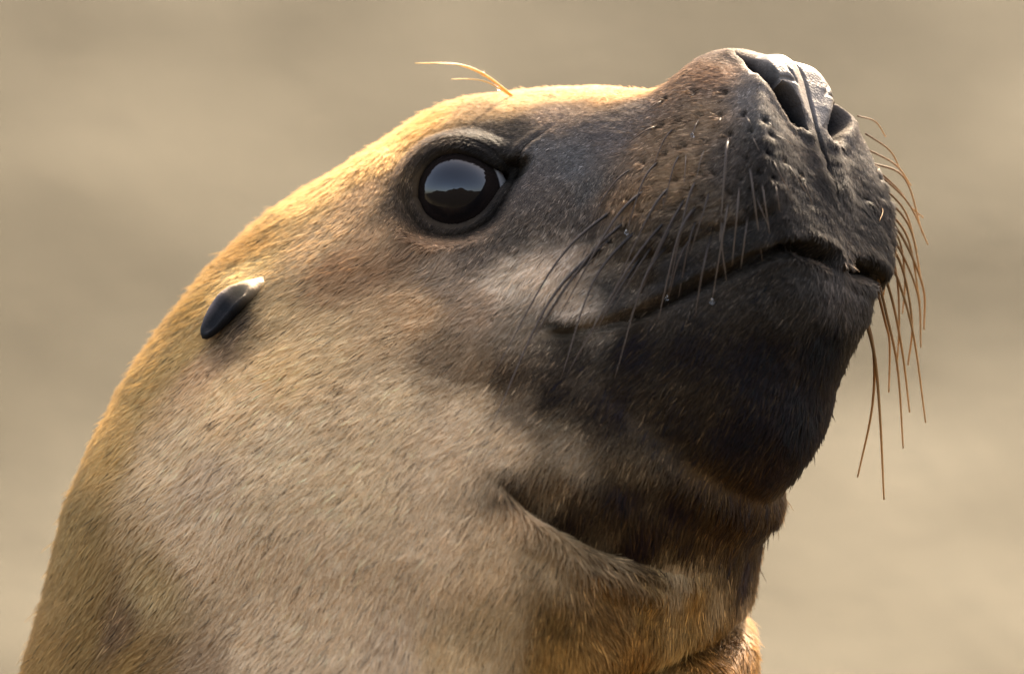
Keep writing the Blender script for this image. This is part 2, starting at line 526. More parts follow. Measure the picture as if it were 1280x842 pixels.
n = nrm(V).reshape(-1, 3)
W = V.reshape(-1, 3).copy()
for u, v in PITS:
    P, _ = on_head(u, v, bvh4)
    P2_, _ = on_head(u - 5, v + 9, bvh4)
    d = np.linalg.norm(Q - P, axis=1); d2 = np.linalg.norm(Q - P2_, axis=1)
    W += n * (-7.0 * ga(d, 4.6) + 1.2 * ga(d2, 7.0))[:, None]
V = W.reshape(V.shape)
bvh5 = make_bvh(V)

# ------------------------------------------------------------------ coat colour and length, as patches known by place
C_ = []
def patch(length, *rows):
    for u, v, r, g, b in rows:
        C_.append((u, v, r, g, b, length))
patch(26, (60, 830, 0.2652, 0.1471, 0.05346), (110, 700, 0.273, 0.162, 0.066), (100, 640, 0.273, 0.1692, 0.0726), (150, 540, 0.38, 0.2236, 0.0888), (190, 470, 0.328, 0.1961, 0.07696),
      (250, 380, 0.2822, 0.1651, 0.06003), (320, 310, 0.3024, 0.1706, 0.06465), (400, 245, 0.4032, 0.256, 0.117), (480, 195, 0.4032, 0.248, 0.1092), (540, 152, 0.378, 0.224, 0.0936),
      (160, 772, 0.1584, 0.0864, 0.0432), (265, 832, 0.3, 0.1815, 0.1045), (210, 826, .25, .14, .06), (180, 822, 0.27, 0.1445, 0.05), (120, 790, 0.234, 0.1296, 0.0462), (200, 730, .34, .22, .11),
      (230, 560, .42, .30, .20), (260, 660, .42, .30, .21), (330, 800, .41, .29, .20), (420, 700, .41, .29, .20), (350, 560, .42, .30, .20), (450, 600, .41, .29, .19),
      (300, 500, 0.4532, 0.31, 0.194), (360, 450, 0.4635, 0.31, 0.1746), (420, 420, 0.4635, 0.3, 0.1649), (500, 500, .41, .29, .19), (560, 560, .40, .28, .19), (600, 520, .41, .29, .2),
      (640, 540, 0.39, 0.2716, 0.184), (720, 548, 0.264, 0.1777, 0.1151), (800, 572, 0.186, 0.132, 0.0928), (500, 795, 0.3565, 0.252, 0.1785), (435, 775, 0.414, 0.2912, 0.1995), (560, 680, .40, .28, .19),
      (620, 700, 0.3534, 0.2376, 0.148), (620, 770, 0.3251, 0.2059, 0.1088), (560, 820, 0.3588, 0.243, 0.1445), (260, 605, .38, .27, .19), (640, 650, 0.3534, 0.2376, 0.152))
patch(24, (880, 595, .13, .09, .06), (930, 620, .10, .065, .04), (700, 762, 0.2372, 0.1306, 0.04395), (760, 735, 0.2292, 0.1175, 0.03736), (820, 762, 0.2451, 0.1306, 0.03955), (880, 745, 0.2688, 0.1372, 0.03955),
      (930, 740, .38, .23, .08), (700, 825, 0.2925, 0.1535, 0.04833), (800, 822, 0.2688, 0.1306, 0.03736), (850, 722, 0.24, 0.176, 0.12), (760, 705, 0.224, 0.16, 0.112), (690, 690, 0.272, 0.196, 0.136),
      (650, 607, 0.0935, 0.05, 0.021), (720, 640, 0.0462, 0.0245, 0.009408), (800, 670, 0.0385, 0.01925, 0.00735), (860, 682, 0.04235, 0.02275, 0.00882), (700, 590, .22, .15, .10), (780, 612, 0.04928, 0.0294, 0.01411), (860, 625, 0.03465, 0.0203, 0.01058), (910, 672, 0.066, 0.039, 0.0189), (905, 700, 0.192, 0.128, 0.08))  # throat fold rows darkened: the fold's deep shade is painted into the coat
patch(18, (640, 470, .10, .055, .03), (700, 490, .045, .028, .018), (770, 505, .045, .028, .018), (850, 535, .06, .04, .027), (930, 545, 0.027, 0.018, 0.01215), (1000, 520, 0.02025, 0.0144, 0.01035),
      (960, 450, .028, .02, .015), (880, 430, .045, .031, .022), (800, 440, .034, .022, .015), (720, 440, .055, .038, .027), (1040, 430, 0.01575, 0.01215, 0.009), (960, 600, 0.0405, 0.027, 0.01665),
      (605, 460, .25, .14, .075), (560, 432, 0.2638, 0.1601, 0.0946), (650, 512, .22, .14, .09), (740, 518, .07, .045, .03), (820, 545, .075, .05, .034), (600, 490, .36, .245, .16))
patch(20, (520, 385, 0.4025, 0.2376, 0.13), (480, 405, .40, .25, .14), (440, 330, .29, .155, .08), (410, 300, .38, .24, .13), (480, 335, .26, .14, .075), (520, 322, .21, .12, .07),
      (560, 345, .24, .16, .11), (600, 385, 0.2875, 0.1836, 0.12), (640, 350, 0.4219, 0.3037, 0.2194), (690, 340, 0.5063, 0.3544, 0.2531), (655, 400, .21, .145, .10), (722, 375, 0.405, 0.2869, 0.211), (715, 325, 0.3712, 0.2616, 0.1941))
patch(13, (700, 298, .10, .07, .052), (600, 312, .11, .075, .055), (650, 282, .07, .05, .038), (700, 262, .05, .037, .03), (540, 302, .18, .11, .07), (740, 280, .05, .037, .03),
      (500, 252, 0.0675, 0.04125, 0.02475), (494, 222, 0.105, 0.06, 0.03), (520, 188, 0.0825, 0.04875, 0.02475), (470, 240, .36, .22, .12), (500, 172, .42, .26, .11), (475, 285, .34, .2, .11))
patch(7, (550, 170, 0.027, 0.0189, 0.0135), (600, 165, 0.02025, 0.01575, 0.0135), (640, 170, 0.02025, 0.01665, 0.0144), (570, 236, .012, .010, .009), (520, 275, 0.025, 0.0165, 0.012), (575, 287, 0.025, 0.0175, 0.013), (540, 288, 0.025, 0.017, 0.0125), (505, 262, 0.03, 0.02, 0.014), (512, 240, 0.015, 0.011, 0.009), (535, 195, 0.015, 0.011, 0.009), (600, 190, 0.0125, 0.01, 0.009), (640, 215, 0.015, 0.0125, 0.011), (615, 265, 0.0175, 0.0135, 0.0115))
patch(9, (600, 136, .24, .155, .09), (650, 124, .42, .27, .15), (720, 115, .44, .27, .14), (790, 115, .38, .21, .10))
patch(6, (700, 142, .15, .105, .082), (680, 190, .085, .072, .068), (720, 200, .08, .07, .068), (760, 170, .08, .063, .058), (800, 140, .075, .057, .05), (740, 238, .055, .047, .043), (660, 220, .07, .055, .05), (660, 245, .06, .045, .038))
patch(9, (1020, 195, .02, .016, .015), (1040, 245, .014, .011, .010), (1080, 205, .022, .017, .015), (985, 215, .024, .019, .017), (1045, 170, .03, .026, .026), (950, 225, .03, .023, .019))
patch(11, (850, 112, 0.1648, 0.1007, 0.0672), (900, 88, 0.1648, 0.09419, 0.0616), (880, 150, 0.1938, 0.1208, 0.077), (830, 180, 0.1648, 0.1007, 0.063), (785, 250, 0.1648, 0.09257, 0.0504), (850, 222, 0.206, 0.1208, 0.0693),
      (920, 200, 0.06215, 0.04534, 0.03686), (970, 190, 0.01229, 0.01048, 0.009828), (900, 260, 0.091, 0.0611, 0.042), (1000, 230, 0.007371, 0.006061, 0.005405), (960, 260, 0.024, 0.0186, 0.0156), (1060, 200, 0.00819, 0.007046, 0.007046), (1080, 250, 0.018, 0.015, 0.012), (1000, 280, 0.0144, 0.0114, 0.0096), (800, 310, .07, .046, .03), (840, 295, .06, .042, .03))
patch(6, (760, 372, 0.027, 0.0228, 0.0204), (850, 340, 0.0228, 0.0186, 0.0168), (920, 300, 0.0198, 0.0168, 0.015), (705, 412, .06, .05, .043))
patch(13, (1010, 342, 0.0245, 0.0196, 0.0168), (1045, 362, 0.0385, 0.0301, 0.0266), (985, 360, 0.0245, 0.0182, 0.014))
patch(0, (950, 74, 0.088, 0.076, 0.072), (975, 88, 0.088, 0.076, 0.072), (1000, 90, 0.088, 0.076, 0.072), (1010, 130, .10, .085, .082), (1017, 155, .08, .07, .068))
patch(4, (930, 70, .10, .08, .07), (905, 66, .10, .07, .055), (943, 118, .09, .075, .07), (965, 152, .08, .07, .065))
patch(34, (930, 832, .40, .26, .12))
patch(24, (885, 790, .22, .13, .05), (860, 815, .22, .13, .05), (910, 775, .26, .15, .06))
patch(14, (290, 432, .16, .09, .05), (303, 398, .03, .02, .014), (296, 412, .04, .025, .018), (322, 410, .30, .18, .09), (240, 432, 0.32, 0.1926, 0.07696), (335, 395, .40, .255, .13), (290, 480, .43, .29, .17), (270, 455, .36, .22, .13), (305, 345, .45, .30, .14))
CT = np.array(C_)
lum = CT[:, 2:5].mean(1)
face = (CT[:, 0] > 480)
jaw = face & (CT[:, 1] > 400)
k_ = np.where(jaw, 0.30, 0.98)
CT[:, 2:5] *= np.where(face, k_ + (1 - k_) * sstep(.08, .22, lum), 1.0)[:, None]     # pigmented face; also deepens the throat fold's painted shade
CT[:, 2:5] *= 1 + 0.28 * sstep(.14, .26, lum)[:, None]
CT[:, 2] *= 1.04
tan_ = (CT[:, 0] < 660) & (CT[:, 1] > 430) & (lum > .22) & (CT[:, 0] > 220)
CT[tan_, 2:5] *= np.array([1.18, 1.12, 1.03])
brown = (CT[:, 0] > 660) & (CT[:, 1] > 560) & (lum < .3)
CT[brown, 3] *= 0.88; CT[brown, 4] *= 0.70
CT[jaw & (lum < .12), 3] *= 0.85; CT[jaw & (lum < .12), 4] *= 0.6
CT[:, 4] *= 0.86
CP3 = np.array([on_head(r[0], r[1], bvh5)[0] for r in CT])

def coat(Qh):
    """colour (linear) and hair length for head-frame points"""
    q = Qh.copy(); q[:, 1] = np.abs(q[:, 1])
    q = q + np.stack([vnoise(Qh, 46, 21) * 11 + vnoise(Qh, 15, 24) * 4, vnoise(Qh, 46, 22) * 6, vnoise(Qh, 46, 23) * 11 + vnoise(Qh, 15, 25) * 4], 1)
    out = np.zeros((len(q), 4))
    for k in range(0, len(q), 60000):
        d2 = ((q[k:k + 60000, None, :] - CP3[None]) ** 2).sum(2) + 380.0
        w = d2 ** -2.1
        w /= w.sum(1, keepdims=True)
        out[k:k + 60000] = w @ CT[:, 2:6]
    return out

CC = np.zeros((NT * NM, 4))
step = 2
sub = V[::step, ::step].reshape(-1, 3)
cs = coat(sub).reshape(len(range(0, NT, step)), NM // step, 4)
ii = np.arange(NT) / step; i0 = np.clip(ii.astype(int), 0, cs.shape[0] - 2); f = np.clip(ii - i0, 0, 1)[:, None, None]
rows = cs[i0] * (1 - f) + cs[i0 + 1] * f
full = np.zeros((NT, NM, 4)); full[:, ::2] = rows; full[:, 1::2] = (rows + np.roll(rows, -1, 1)) / 2
ins = sstep(1.5, -3, NOSE_SD).reshape(NT, NM)              # dark nostril lining, blackened further to paint in the hole's shade
full[..., :3] = full[..., :3] * (1 - ins[..., None]) + 0.008 * ins[..., None]
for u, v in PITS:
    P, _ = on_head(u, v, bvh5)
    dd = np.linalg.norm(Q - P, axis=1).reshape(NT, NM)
    full[..., :3] *= (1 - 0.85 * ga(dd, 5.5))[..., None]  # dark follicle spots, with the pits' shade put into the colour
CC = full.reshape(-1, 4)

# ------------------------------------------------------------------ body mesh
root = bpy.data.objects.new('sea_lion', None)
COL.objects.link(root)
root.empty_display_size = 0.1
root['label'] = 'brown sea lion raising its dark whiskered muzzle, seen to the neck'
root['category'] = 'sea lion'

def skin_material():
    m, nt, b, N, L = mat('sea_lion_skin')
    at = N.new('ShaderNodeAttribute'); at.attribute_name = 'coat'
    sp = N.new('ShaderNodeAttribute'); sp.attribute_name = 'bare'
    tc = N.new('ShaderNodeTexCoord')
    nz = N.new('ShaderNodeTexNoise'); nz.inputs['Scale'].default_value = 420; nz.inputs['Detail'].default_value = 4
    L.new(tc.outputs['Object'], nz.inputs['Vector'])
    mx = N.new('ShaderNodeMix'); mx.data_type = 'RGBA'; mx.blend_type = 'MULTIPLY'; mx.inputs[0].default_value = 0.5
    L.new(at.outputs['Color'], mx.inputs[6]); 
    rmp = N.new('ShaderNodeValToRGB'); rmp.color_ramp.elements[0].position = .3; rmp.color_ramp.elements[0].color = (.45, .45, .45, 1); rmp.color_ramp.elements[1].position = .7; rmp.color_ramp.elements[1].color = (1, 1, 1, 1)
    L.new(nz.outputs['Fac'], rmp.inputs[0]); L.new(rmp.outputs[0], mx.inputs[7]); L.new(mx.outputs[2], b.inputs['Base Color'])
    vo = N.new('ShaderNodeTexVoronoi'); vo.inputs['Scale'].default_value = 1300
    L.new(tc.outputs['Object'], vo.inputs['Vector'])
    n2 = N.new('ShaderNodeTexNoise'); n2.inputs['Scale'].default_value = 900; n2.inputs['Detail'].default_value = 3
    L.new(tc.outputs['Object'], n2.inputs['Vector'])
    ad = N.new('ShaderNodeMath'); ad.operation = 'ADD'
    L.new(vo.outputs['Distance'], ad.inputs[0]); L.new(n2.outputs['Fac'], ad.inputs[1])
    bp = N.new('ShaderNodeBump'); bp.inputs['Strength'].default_value = 0.3; bp.inputs['Distance'].default_value = 0.0005
    L.new(ad.outputs[0], bp.inputs['Height']); L.new(bp.outputs[0], b.inputs['Normal'])
    mr = N.new('ShaderNodeMapRange'); mr.inputs['To Min'].default_value = 0.78; mr.inputs['To Max'].default_value = 0.5
    L.new(sp.outputs['Fac'], mr.inputs['Value']); L.new(mr.outputs[0], b.inputs['Roughness'])
    ms = N.new('ShaderNodeMapRange'); ms.inputs['To Min'].default_value = 0.04; ms.inputs['To Max'].default_value = 0.2
    L.new(sp.outputs['Fac'], ms.inputs['Value']); L.new(ms.outputs[0], b.inputs['Specular IOR Level'])
    return m
M_SKIN = skin_material()
Wv = to_world(V).reshape(-1, 3)
tip = Wv.reshape(NT, NM, 3)[-1].mean(0); base = Wv.reshape(NT, NM, 3)[0].mean(0)
verts = np.vstack([Wv, tip, base])
F4 = grid_faces(NT, NM)
if NSGN < 0:
    F4 = F4[:, ::-1]
me = bpy.data.meshes.new('body')
nq_ = len(F4)
i = np.arange(NM); i2 = (i + 1) % NM
l = (NT - 1) * NM
t1 = np.stack([l + i, l + i2, np.full(NM, NT * NM)], 1); t0 = np.stack([i2, i, np.full(NM, NT * NM + 1)], 1)
if NSGN < 0:
    t1 = t1[:, ::-1]; t0 = t0[:, ::-1]
me.vertices.add(len(verts)); me.vertices.foreach_set('co', verts.ravel())
loops = np.concatenate([F4.ravel(), t1.ravel(), t0.ravel()])
me.loops.add(len(loops)); me.loops.foreach_set('vertex_index', loops.astype(np.int32))
starts = np.concatenate([np.arange(nq_) * 4, nq_ * 4 + np.arange(2 * NM) * 3])
me.polygons.add(len(starts)); me.polygons.foreach_set('loop_start', starts.astype(np.int32))
me.update(calc_edges=True)
me.polygons.foreach_set('use_smooth', np.ones(len(starts), bool))
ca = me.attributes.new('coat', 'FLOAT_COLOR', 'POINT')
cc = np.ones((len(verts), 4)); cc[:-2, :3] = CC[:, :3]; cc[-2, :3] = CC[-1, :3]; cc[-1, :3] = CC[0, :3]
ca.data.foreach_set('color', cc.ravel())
ba = me.attributes.new('bare', 'FLOAT', 'POINT')
bare = np.zeros(len(verts)); bare[:-2] = (1 - sstep(1, 5, CC[:, 3])) * sstep(-1, 5, NOSE_SD)
ba.data.foreach_set('value', bare)
me.materials.append(M_SKIN)
body = bpy.data.objects.new('body', me)
COL.objects.link(body); body.parent = root

# ------------------------------------------------------------------ fur: one coat of short lying hair
NG = nrm(V)
FLOW = [(300, 300, 38), (400, 330, 35), (520, 350, 32), (600, 385, 38), (650, 330, 48), (690, 350, 58), (700, 262, 66), (640, 285, 55), (350, 450, 44), (300, 550, 50), (450, 500, 47), (450, 400, 38),
        (550, 550, 50), (550, 450, 42), (650, 550, 54), (700, 480, 48), (800, 450, 50), (900, 430, 50), (960, 500, 56), (1020, 450, 63), (950, 600, 50), (850, 600, 52), (750, 570, 54), (700, 620, 68), (800, 675, 80),
        (870, 690, 64), (150, 600, 55), (100, 750, 65), (250, 750, 58), (400, 650, 55), (400, 770, 62), (550, 660, 58), (550, 770, 65), (640, 690, 64), (700, 780, 74), (800, 780, 76), (900, 760, 84), (720, 180, 25), (680, 220, 35), (600, 150, 8), (545, 160, 40),
        (500, 200, 70), (495, 250, 75), (560, 310, 30), (660, 130, 10), (760, 130, 18), (850, 120, 35), (850, 220, 42), (950, 200, 52), (1000, 230, 76), (1060, 230, 92), (780, 250, 62), (900, 310, 42), (780, 370, 46), (1025, 345, 80), (985, 345, 52), (925, 820, 72), (200, 420, 52), (300, 470, 50)]
FP3, FD3 = [], []
for u, v, a in FLOW:
    w0, n0 = hit(u, v, bvh5)
    d_ = np.array([-math.cos(math.radians(a)), 0.0, -math.sin(math.radians(a))])
    d_[1] = -(d_ @ n0) / (n0[1] if abs(n0[1]) > .25 else math.copysign(.25, n0[1]))     # same slant in the picture, lying in the skin
    h0, e0 = to_head(w0), dir_head(d_ / np.linalg.norm(d_))
    if h0[1] < 0:
        h0 = h0 * [1, -1, 1]; e0 = e0 * [1, -1, 1]
    FP3.append(h0); FD3.append(e0)
FP3, FD3 = np.array(FP3), np.array(FD3)

def flow(P, tang):
    q = P.copy(); q[:, 1] = np.abs(q[:, 1])
    out = np.zeros_like(P)
    for k in range(0, len(q), 100000):
        d2 = ((q[k:k + 100000, None, :] - FP3[None]) ** 2).sum(2) + 900.0
        w = d2 ** -2.0
        out[k:k + 100000] = (w @ FD3) / w.sum(1, keepdims=True)
    out[:, 1] *= np.where(P[:, 1] < 0, -1.0, 1.0)
    far = sstep(520, 700, -q[:, 2])[:, None]
    return out * (1 - far) + tang * far

def make_fur(count):
    dt = np.gradient(V, axis=0); 
    A = V[:-1, :]; 
    e1 = V[1:, :] - V[:-1, :]; e2 = np.roll(V, -1, 1)[:-1] - V[:-1]
    area = np.linalg.norm(np.cross(e1, e2), axis=-1)
    length = full[:-1, :, 3]
    vis = np.ones_like(area)
    vv = 421 - V[:-1, :, 2]
    vis *= np.where(vv > 950, 0.12, 1.0)                       # out of the picture: thin
    yy = V[:-1, :, 1]
    dens = 1.0 + 3.2 * (1 - sstep(6, 16, length))              # short hair stands denser
    nY = dir_world(NG[:-1])[..., 1]
    vis *= np.where(nY > 0.6, 0.4, 1.0)
    p = (area * dens * vis * (length > 2.2)).ravel()
    p /= p.sum()
    cdf = np.cumsum(p)
    cell = np.searchsorted(cdf, rng.random(count))
    cell = np.minimum(cell, len(p) - 1)
    j, i = cell // NM, cell % NM
    a, b = rng.random(count)[:, None], rng.random(count)[:, None]
    i2 = (i + 1) % NM
    P = (V[j, i] * (1 - a) + V[j + 1, i] * a) * (1 - b) + (V[j, i2] * (1 - a) + V[j + 1, i2] * a) * b
    Nn = NG[j, i]
    tang = -dt[j, i]
    tang /= np.linalg.norm(tang, axis=1, keepdims=True) + 1e-9
    c4 = full[j, i]
    ln = c4[:, 3].copy()
    # keep clear of the eye opening, the nostrils and the mouth slit
    q = P.copy(); q[:, 1] = np.abs(q[:, 1])
    rel = q - ec
    A2, B2 = rel @ ea, rel @ eb
    de = np.hypot(A2, B2) - lid_r(np.arctan2(B2, A2))
    keep = ~((np.linalg.norm(rel, axis=1) < 90) & (de < 5))
    ln = np.where((np.linalg.norm(rel, axis=1) < 110), np.minimum(ln, 4 + 0.35 * np.maximum(de, 0)), ln)
    sdn = NOSE_SD[j * NM + i]
    keep &= sdn > 2
    ln = np.where(sdn < 25, np.minimum(ln, 5), ln)
    idx, sdm, arm = near_curve(q, MOUTH, 14)
    km = np.zeros(count, bool); km[idx[(np.abs(sdm) < 5.5) | ((q[idx, 1] < 16) & (sdm > -9))]] = True
    keep &= ~km
    ln[idx] *= 0.55
    idx, sdt, art = near_curve(P, THROAT, 30)
    fr = (sdt > -3) & (sdt < 16) & (art > .3) & (art < .86) & (vnoise(q[idx], 7, 40) > -.25)
    ln[idx] = np.where(fr, 24 + 8 * rng.random(len(idx)), ln[idx])
    fringe = np.zeros(count); fringe[idx[fr]] = 1
    P, Nn, tang, c4, ln, fringe = P[keep], Nn[keep], tang[keep], c4[keep], ln[keep], fringe[keep]
    n = len(P)
    # flow: swirl and clump
    bt = np.cross(Nn, tang)
    tang = flow(P, tang)
    tang -= Nn * (tang * Nn).sum(1, keepdims=True)
    tang /= np.linalg.norm(tang, axis=1, keepdims=True) + 1e-9
    bt = np.cross(Nn, tang)
    sw = 0.12 * vnoise(P, 80, 31) + 0.10 * vnoise(P, 14, 32) + 0.11 * rng.standard_normal(n)
    tang = tang + bt * sw[:, None]
    tang -= Nn * (tang * Nn).sum(1, keepdims=True)
    tang /= np.linalg.norm(tang, axis=1, keepdims=True) + 1e-9
    ln = ln * (0.55 + 0.75 * rng.random(n))
    lift = (0.11 + 0.06 * rng.standard_normal(n) + 0.06 * vnoise(P, 9, 33)).clip(0.03, 0.5)
    lift = np.where(fringe > 0, .28 + .2 * rng.random(n), lift)
    stray = rng.random(n) < 0.008
    lift = np.where(stray, lift + 0.25, lift)
    pts = []
    for k, (fl, fh) in enumerate(((0.0, -0.03), (0.35, 0.75), (0.70, 1.1), (1.0, 1.15))):
        bend = bt * (0.05 * (fl ** 2) * np.sign(sw))[:, None]
        pts.append(P + (tang + bend) * (ln * fl)[:, None] + Nn * (ln * lift * fh * fl ** .0 if k else -0.6 * np.ones(n))[:, None] * (fl if k else 1.0))
    pts = np.stack(pts, 1)
    col = c4[:, :3].copy()
    col = np.where(fringe[:, None] > 0, np.array([.26, .15, .065])[None], col)
    br = np.exp(0.10 * rng.standard_normal(n) + 0.07 * vnoise(P, 10, 34))
    dark = rng.random(n)
    dk = 1 - sstep(.04, .16, col.mean(1))
    br *= np.exp(dk * 0.28 * rng.standard_normal(n)) * np.where((dk > .3) & (rng.random(n) < .07), 2.6, 1.0)
    br *= np.where(dark < 0.035, 0.33, np.where(dark > 0.95, 1.35, 1.0))
    col *= br[:, None]
    # warm and cool hairs mixed
    wv = 0.03 * rng.standard_normal(n)
    col[:, 0] *= 1 + wv; col[:, 2] *= 1 - wv
    col = np.clip(col, 0.006, 0.8)
    cu = bpy.data.hair_curves.new('fur')
    cu.add_curves([4] * n)
    cu.attributes['position'].data.foreach_set('vector', to_world(pts).astype(np.float32).ravel())
    rad = cu.attributes.new('radius', 'FLOAT', 'POINT') if 'radius' not in cu.attributes else cu.attributes['radius']
    rb = (0.46 + 0.25 * rng.random(n)) * S * np.clip(ln / 14, .62, 1.1)
    rb = rb * np.where(dark < .035, 1.35, 1.0)
    rad.data.foreach_set('value', (rb[:, None] * np.array([1.0, .9, .62, .12])[None]).astype(np.float32).ravel())
    a = cu.attributes.new('coat', 'FLOAT_COLOR', 'CURVE')
    c4_ = np.ones((n, 4)); c4_[:, :3] = col
    a.data.foreach_set('color', c4_.astype(np.float32).ravel())
    a = cu.attributes.new('skin_normal', 'FLOAT_VECTOR', 'CURVE')
    a.data.foreach_set('vector', dir_world(Nn).astype(np.float32).ravel())
    m, nt, b, N, L = mat('sea_lion_fur')
    at = N.new('ShaderNodeAttribute'); at.attribute_name = 'coat'
    sn = N.new('ShaderNodeAttribute'); sn.attribute_name = 'skin_normal'
    geo = N.new('ShaderNodeNewGeometry')
    m1 = N.new('ShaderNodeVectorMath'); m1.operation = 'SCALE'; m1.inputs['Scale'].default_value = 0.35
    L.new(geo.outputs['Normal'], m1.inputs[0])
    m2 = N.new('ShaderNodeVectorMath'); m2.operation = 'ADD'
    L.new(m1.outputs[0], m2.inputs[0]); L.new(sn.outputs['Vector'], m2.inputs[1])
    m3 = N.new('ShaderNodeVectorMath'); m3.operation = 'NORMALIZE'
    L.new(m2.outputs[0], m3.inputs[0])
    L.new(at.outputs['Color'], b.inputs['Base Color']); L.new(m3.outputs[0], b.inputs['Normal'])
    b.inputs['Roughness'].default_value = 0.62
    b.inputs['Specular IOR Level'].default_value = 0.07
    tr = N.new('ShaderNodeBsdfTranslucent'); L.new(at.outputs['Color'], tr.inputs['Color'])
    mix = N.new('ShaderNodeMixShader'); mix.inputs[0].default_value = 0.16
    L.new(b.outputs[0], mix.inputs[1]); L.new(tr.outputs[0], mix.inputs[2])
    L.new(mix.outputs[0], N['Material Output'].inputs['Surface'])
    cu.materials.append(m)
    ob = bpy.data.objects.new('fur', cu)
    COL.objects.link(ob); ob.parent = root
    ob['kind'] = 'stuff'
    return ob
make_fur(820000)

# ------------------------------------------------------------------ eyes
def eye_material():
    m, nt, b, N, L = mat('wet_dark_eye')
    tc = N.new('ShaderNodeTexCoord')
    sx = N.new('ShaderNodeSeparateXYZ'); L.new(tc.outputs['Object'], sx.inputs[0])
    r = N.new('ShaderNodeValToRGB')                # pupil and iris by the angle off the axis, then the pale rim of the white
    e = r.color_ramp.elements
    e[0].position = 0.0; e[0].color = (.30, .27, .25, 1)
    e[1].position = 1.0; e[1].color = (.004, .003, .003, 1)
    for p, c in ((.44, (.30, .26, .23, 1)), (.48, (.012, .008, .006, 1)), (.78, (.008, .005, .004, 1)), (.86, (.003, .0025, .0025, 1))):
        k = e.new(p); k.color = c
    dv = N.new('ShaderNodeMath'); dv.operation = 'DIVIDE'; dv.inputs[1].default_value = ER * S
    L.new(sx.outputs['Z'], dv.inputs[0]); L.new(dv.outputs[0], r.inputs[0]); L.new(r.outputs[0], b.inputs['Base Color'])
    b.inputs['Roughness'].default_value = 0.025
    b.inputs['IOR'].default_value = 1.38
    return m
M_EYE = eye_material()
def make_eye(side):
    c = EC * [1, side, 1]; ax = en * [1, side, 1]
    vs, fs = [], []
    n, m = 40, 64
    for j in range(n + 1):
        ph = math.pi * j / n
        for i in range(m):
            t = 2 * math.pi * i / m
            z = math.cos(ph); r = math.sin(ph)
            bulge = 1 + 0.035 * max(0, (z - .72) / .28) ** 1.0
            vs.append((r * math.cos(t) * ER * S, r * math.sin(t) * ER * S, z * bulge * ER * S))
    for j in range(n):
        for i in range(m):
            fs.append((j * m + i, (j + 1) * m + i, (j + 1) * m + (i + 1) % m, j * m + (i + 1) % m))
    o = mesh_obj('eye', vs, fs, M_EYE, root)
    o.location = Vector(to_world(c))
    o.rotation_euler = Vector(dir_world(ax)).to_track_quat('Z', 'Y').to_euler()
    return o
make_eye(-1); make_eye(1)

# ------------------------------------------------------------------ ears: a small rolled leaf, rooted at its front end
def ear_material():
    m, nt, b, N, L = mat('ear_skin')
    at = N.new('ShaderNodeAttribute'); at.attribute_name = 'coat'
    tc = N.new('ShaderNodeTexCoord')
    nz = N.new('ShaderNodeTexNoise'); nz.inputs['Scale'].default_value = 900; nz.inputs['Detail'].default_value = 4
    L.new(tc.outputs['Object'], nz.inputs['Vector'])
    bp = N.new('ShaderNodeBump'); bp.inputs['Strength'].default_value = .4; bp.inputs['Distance'].default_value = .0005
    L.new(nz.outputs['Fac'], bp.inputs['Height']); L.new(bp.outputs[0], b.inputs['Normal'])
    L.new(at.outputs['Color'], b.inputs['Base Color'])
    b.inputs['Roughness'].default_value = .6
    b.inputs['Specular IOR Level'].default_value = .08
    return m
M_EAR = ear_material()
def make_ear(side):
    # axis from root to tip on the near side of the head
    spine = curve_px([(346, 334), (328, 349), (311, 367), (294, 389), (278, 411), (263, 434)], 3)
    pts = [on_head(u, v, bvh5) for u, v in spine]
    P = np.array([p for p, _ in pts]); Nn = np.array([q for _, q in pts])
    Nn = Nn.mean(0); Nn /= np.linalg.norm(Nn)
    n = len(P)
    vs, fs, cs = [], [], []
    m = 28
    T = np.gradient(P, axis=0); T /= np.linalg.norm(T, axis=1, keepdims=True)
    for j in range(n):
        f = j / (n - 1)
        ax = T[j]; up = np.cross(Nn, ax); up /= np.linalg.norm(up)
        if up[2] < 0:
            up = -up
        wdt = (8 + 12.5 * float(sstep(0, .5, f))) * math.sqrt(max(0.0, 1 - max(0, (f - .45) / .55) ** 2.0)) + 0.3
        c = P[j] + Nn * (-11 + 23 * sstep(0.0, .6, f) + 5 * f)
        for i in range(m):
            a = 2 * math.pi * i / m
            x, yv = math.cos(a), math.sin(a)       # x towards the crown side, yv outwards
            hollow = float(sstep(.30, .5, f) * (1 - sstep(.85, 1, f)))
            k = 1.0 - 1.15 * hollow * math.exp(-((a - 2.05) / .62) ** 2)   # the lower outer face is scooped out
            q = c + up * (x * wdt) + Nn * (yv * wdt * .8 * k)
            vs.append(q)
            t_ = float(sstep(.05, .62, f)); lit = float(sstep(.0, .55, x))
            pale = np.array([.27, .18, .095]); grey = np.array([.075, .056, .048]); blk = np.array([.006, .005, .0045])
            base_ = grey * lit + blk * (1 - lit)  # ear's lit upper side and shaded lower face painted into the colour
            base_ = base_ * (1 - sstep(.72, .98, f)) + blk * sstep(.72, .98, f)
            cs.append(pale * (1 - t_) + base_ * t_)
    for j in range(n - 1):
        for i in range(m):
            fs.append((j * m + i, (j + 1) * m + i, (j + 1) * m + (i + 1) % m, j * m + (i + 1) % m))
    fs.append(tuple(range(m))); fs.append(tuple((n - 1) * m + i for i in range(m))[::-1])
    vs = np.array(vs) * [1, side, 1]
    if side < 0:
        pass
    else:
        fs = [q[::-1] for q in fs]
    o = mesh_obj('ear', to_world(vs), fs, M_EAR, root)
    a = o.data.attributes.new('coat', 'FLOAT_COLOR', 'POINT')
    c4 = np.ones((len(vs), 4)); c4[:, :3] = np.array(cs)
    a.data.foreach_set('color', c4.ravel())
    return o
make_ear(-1); make_ear(1)

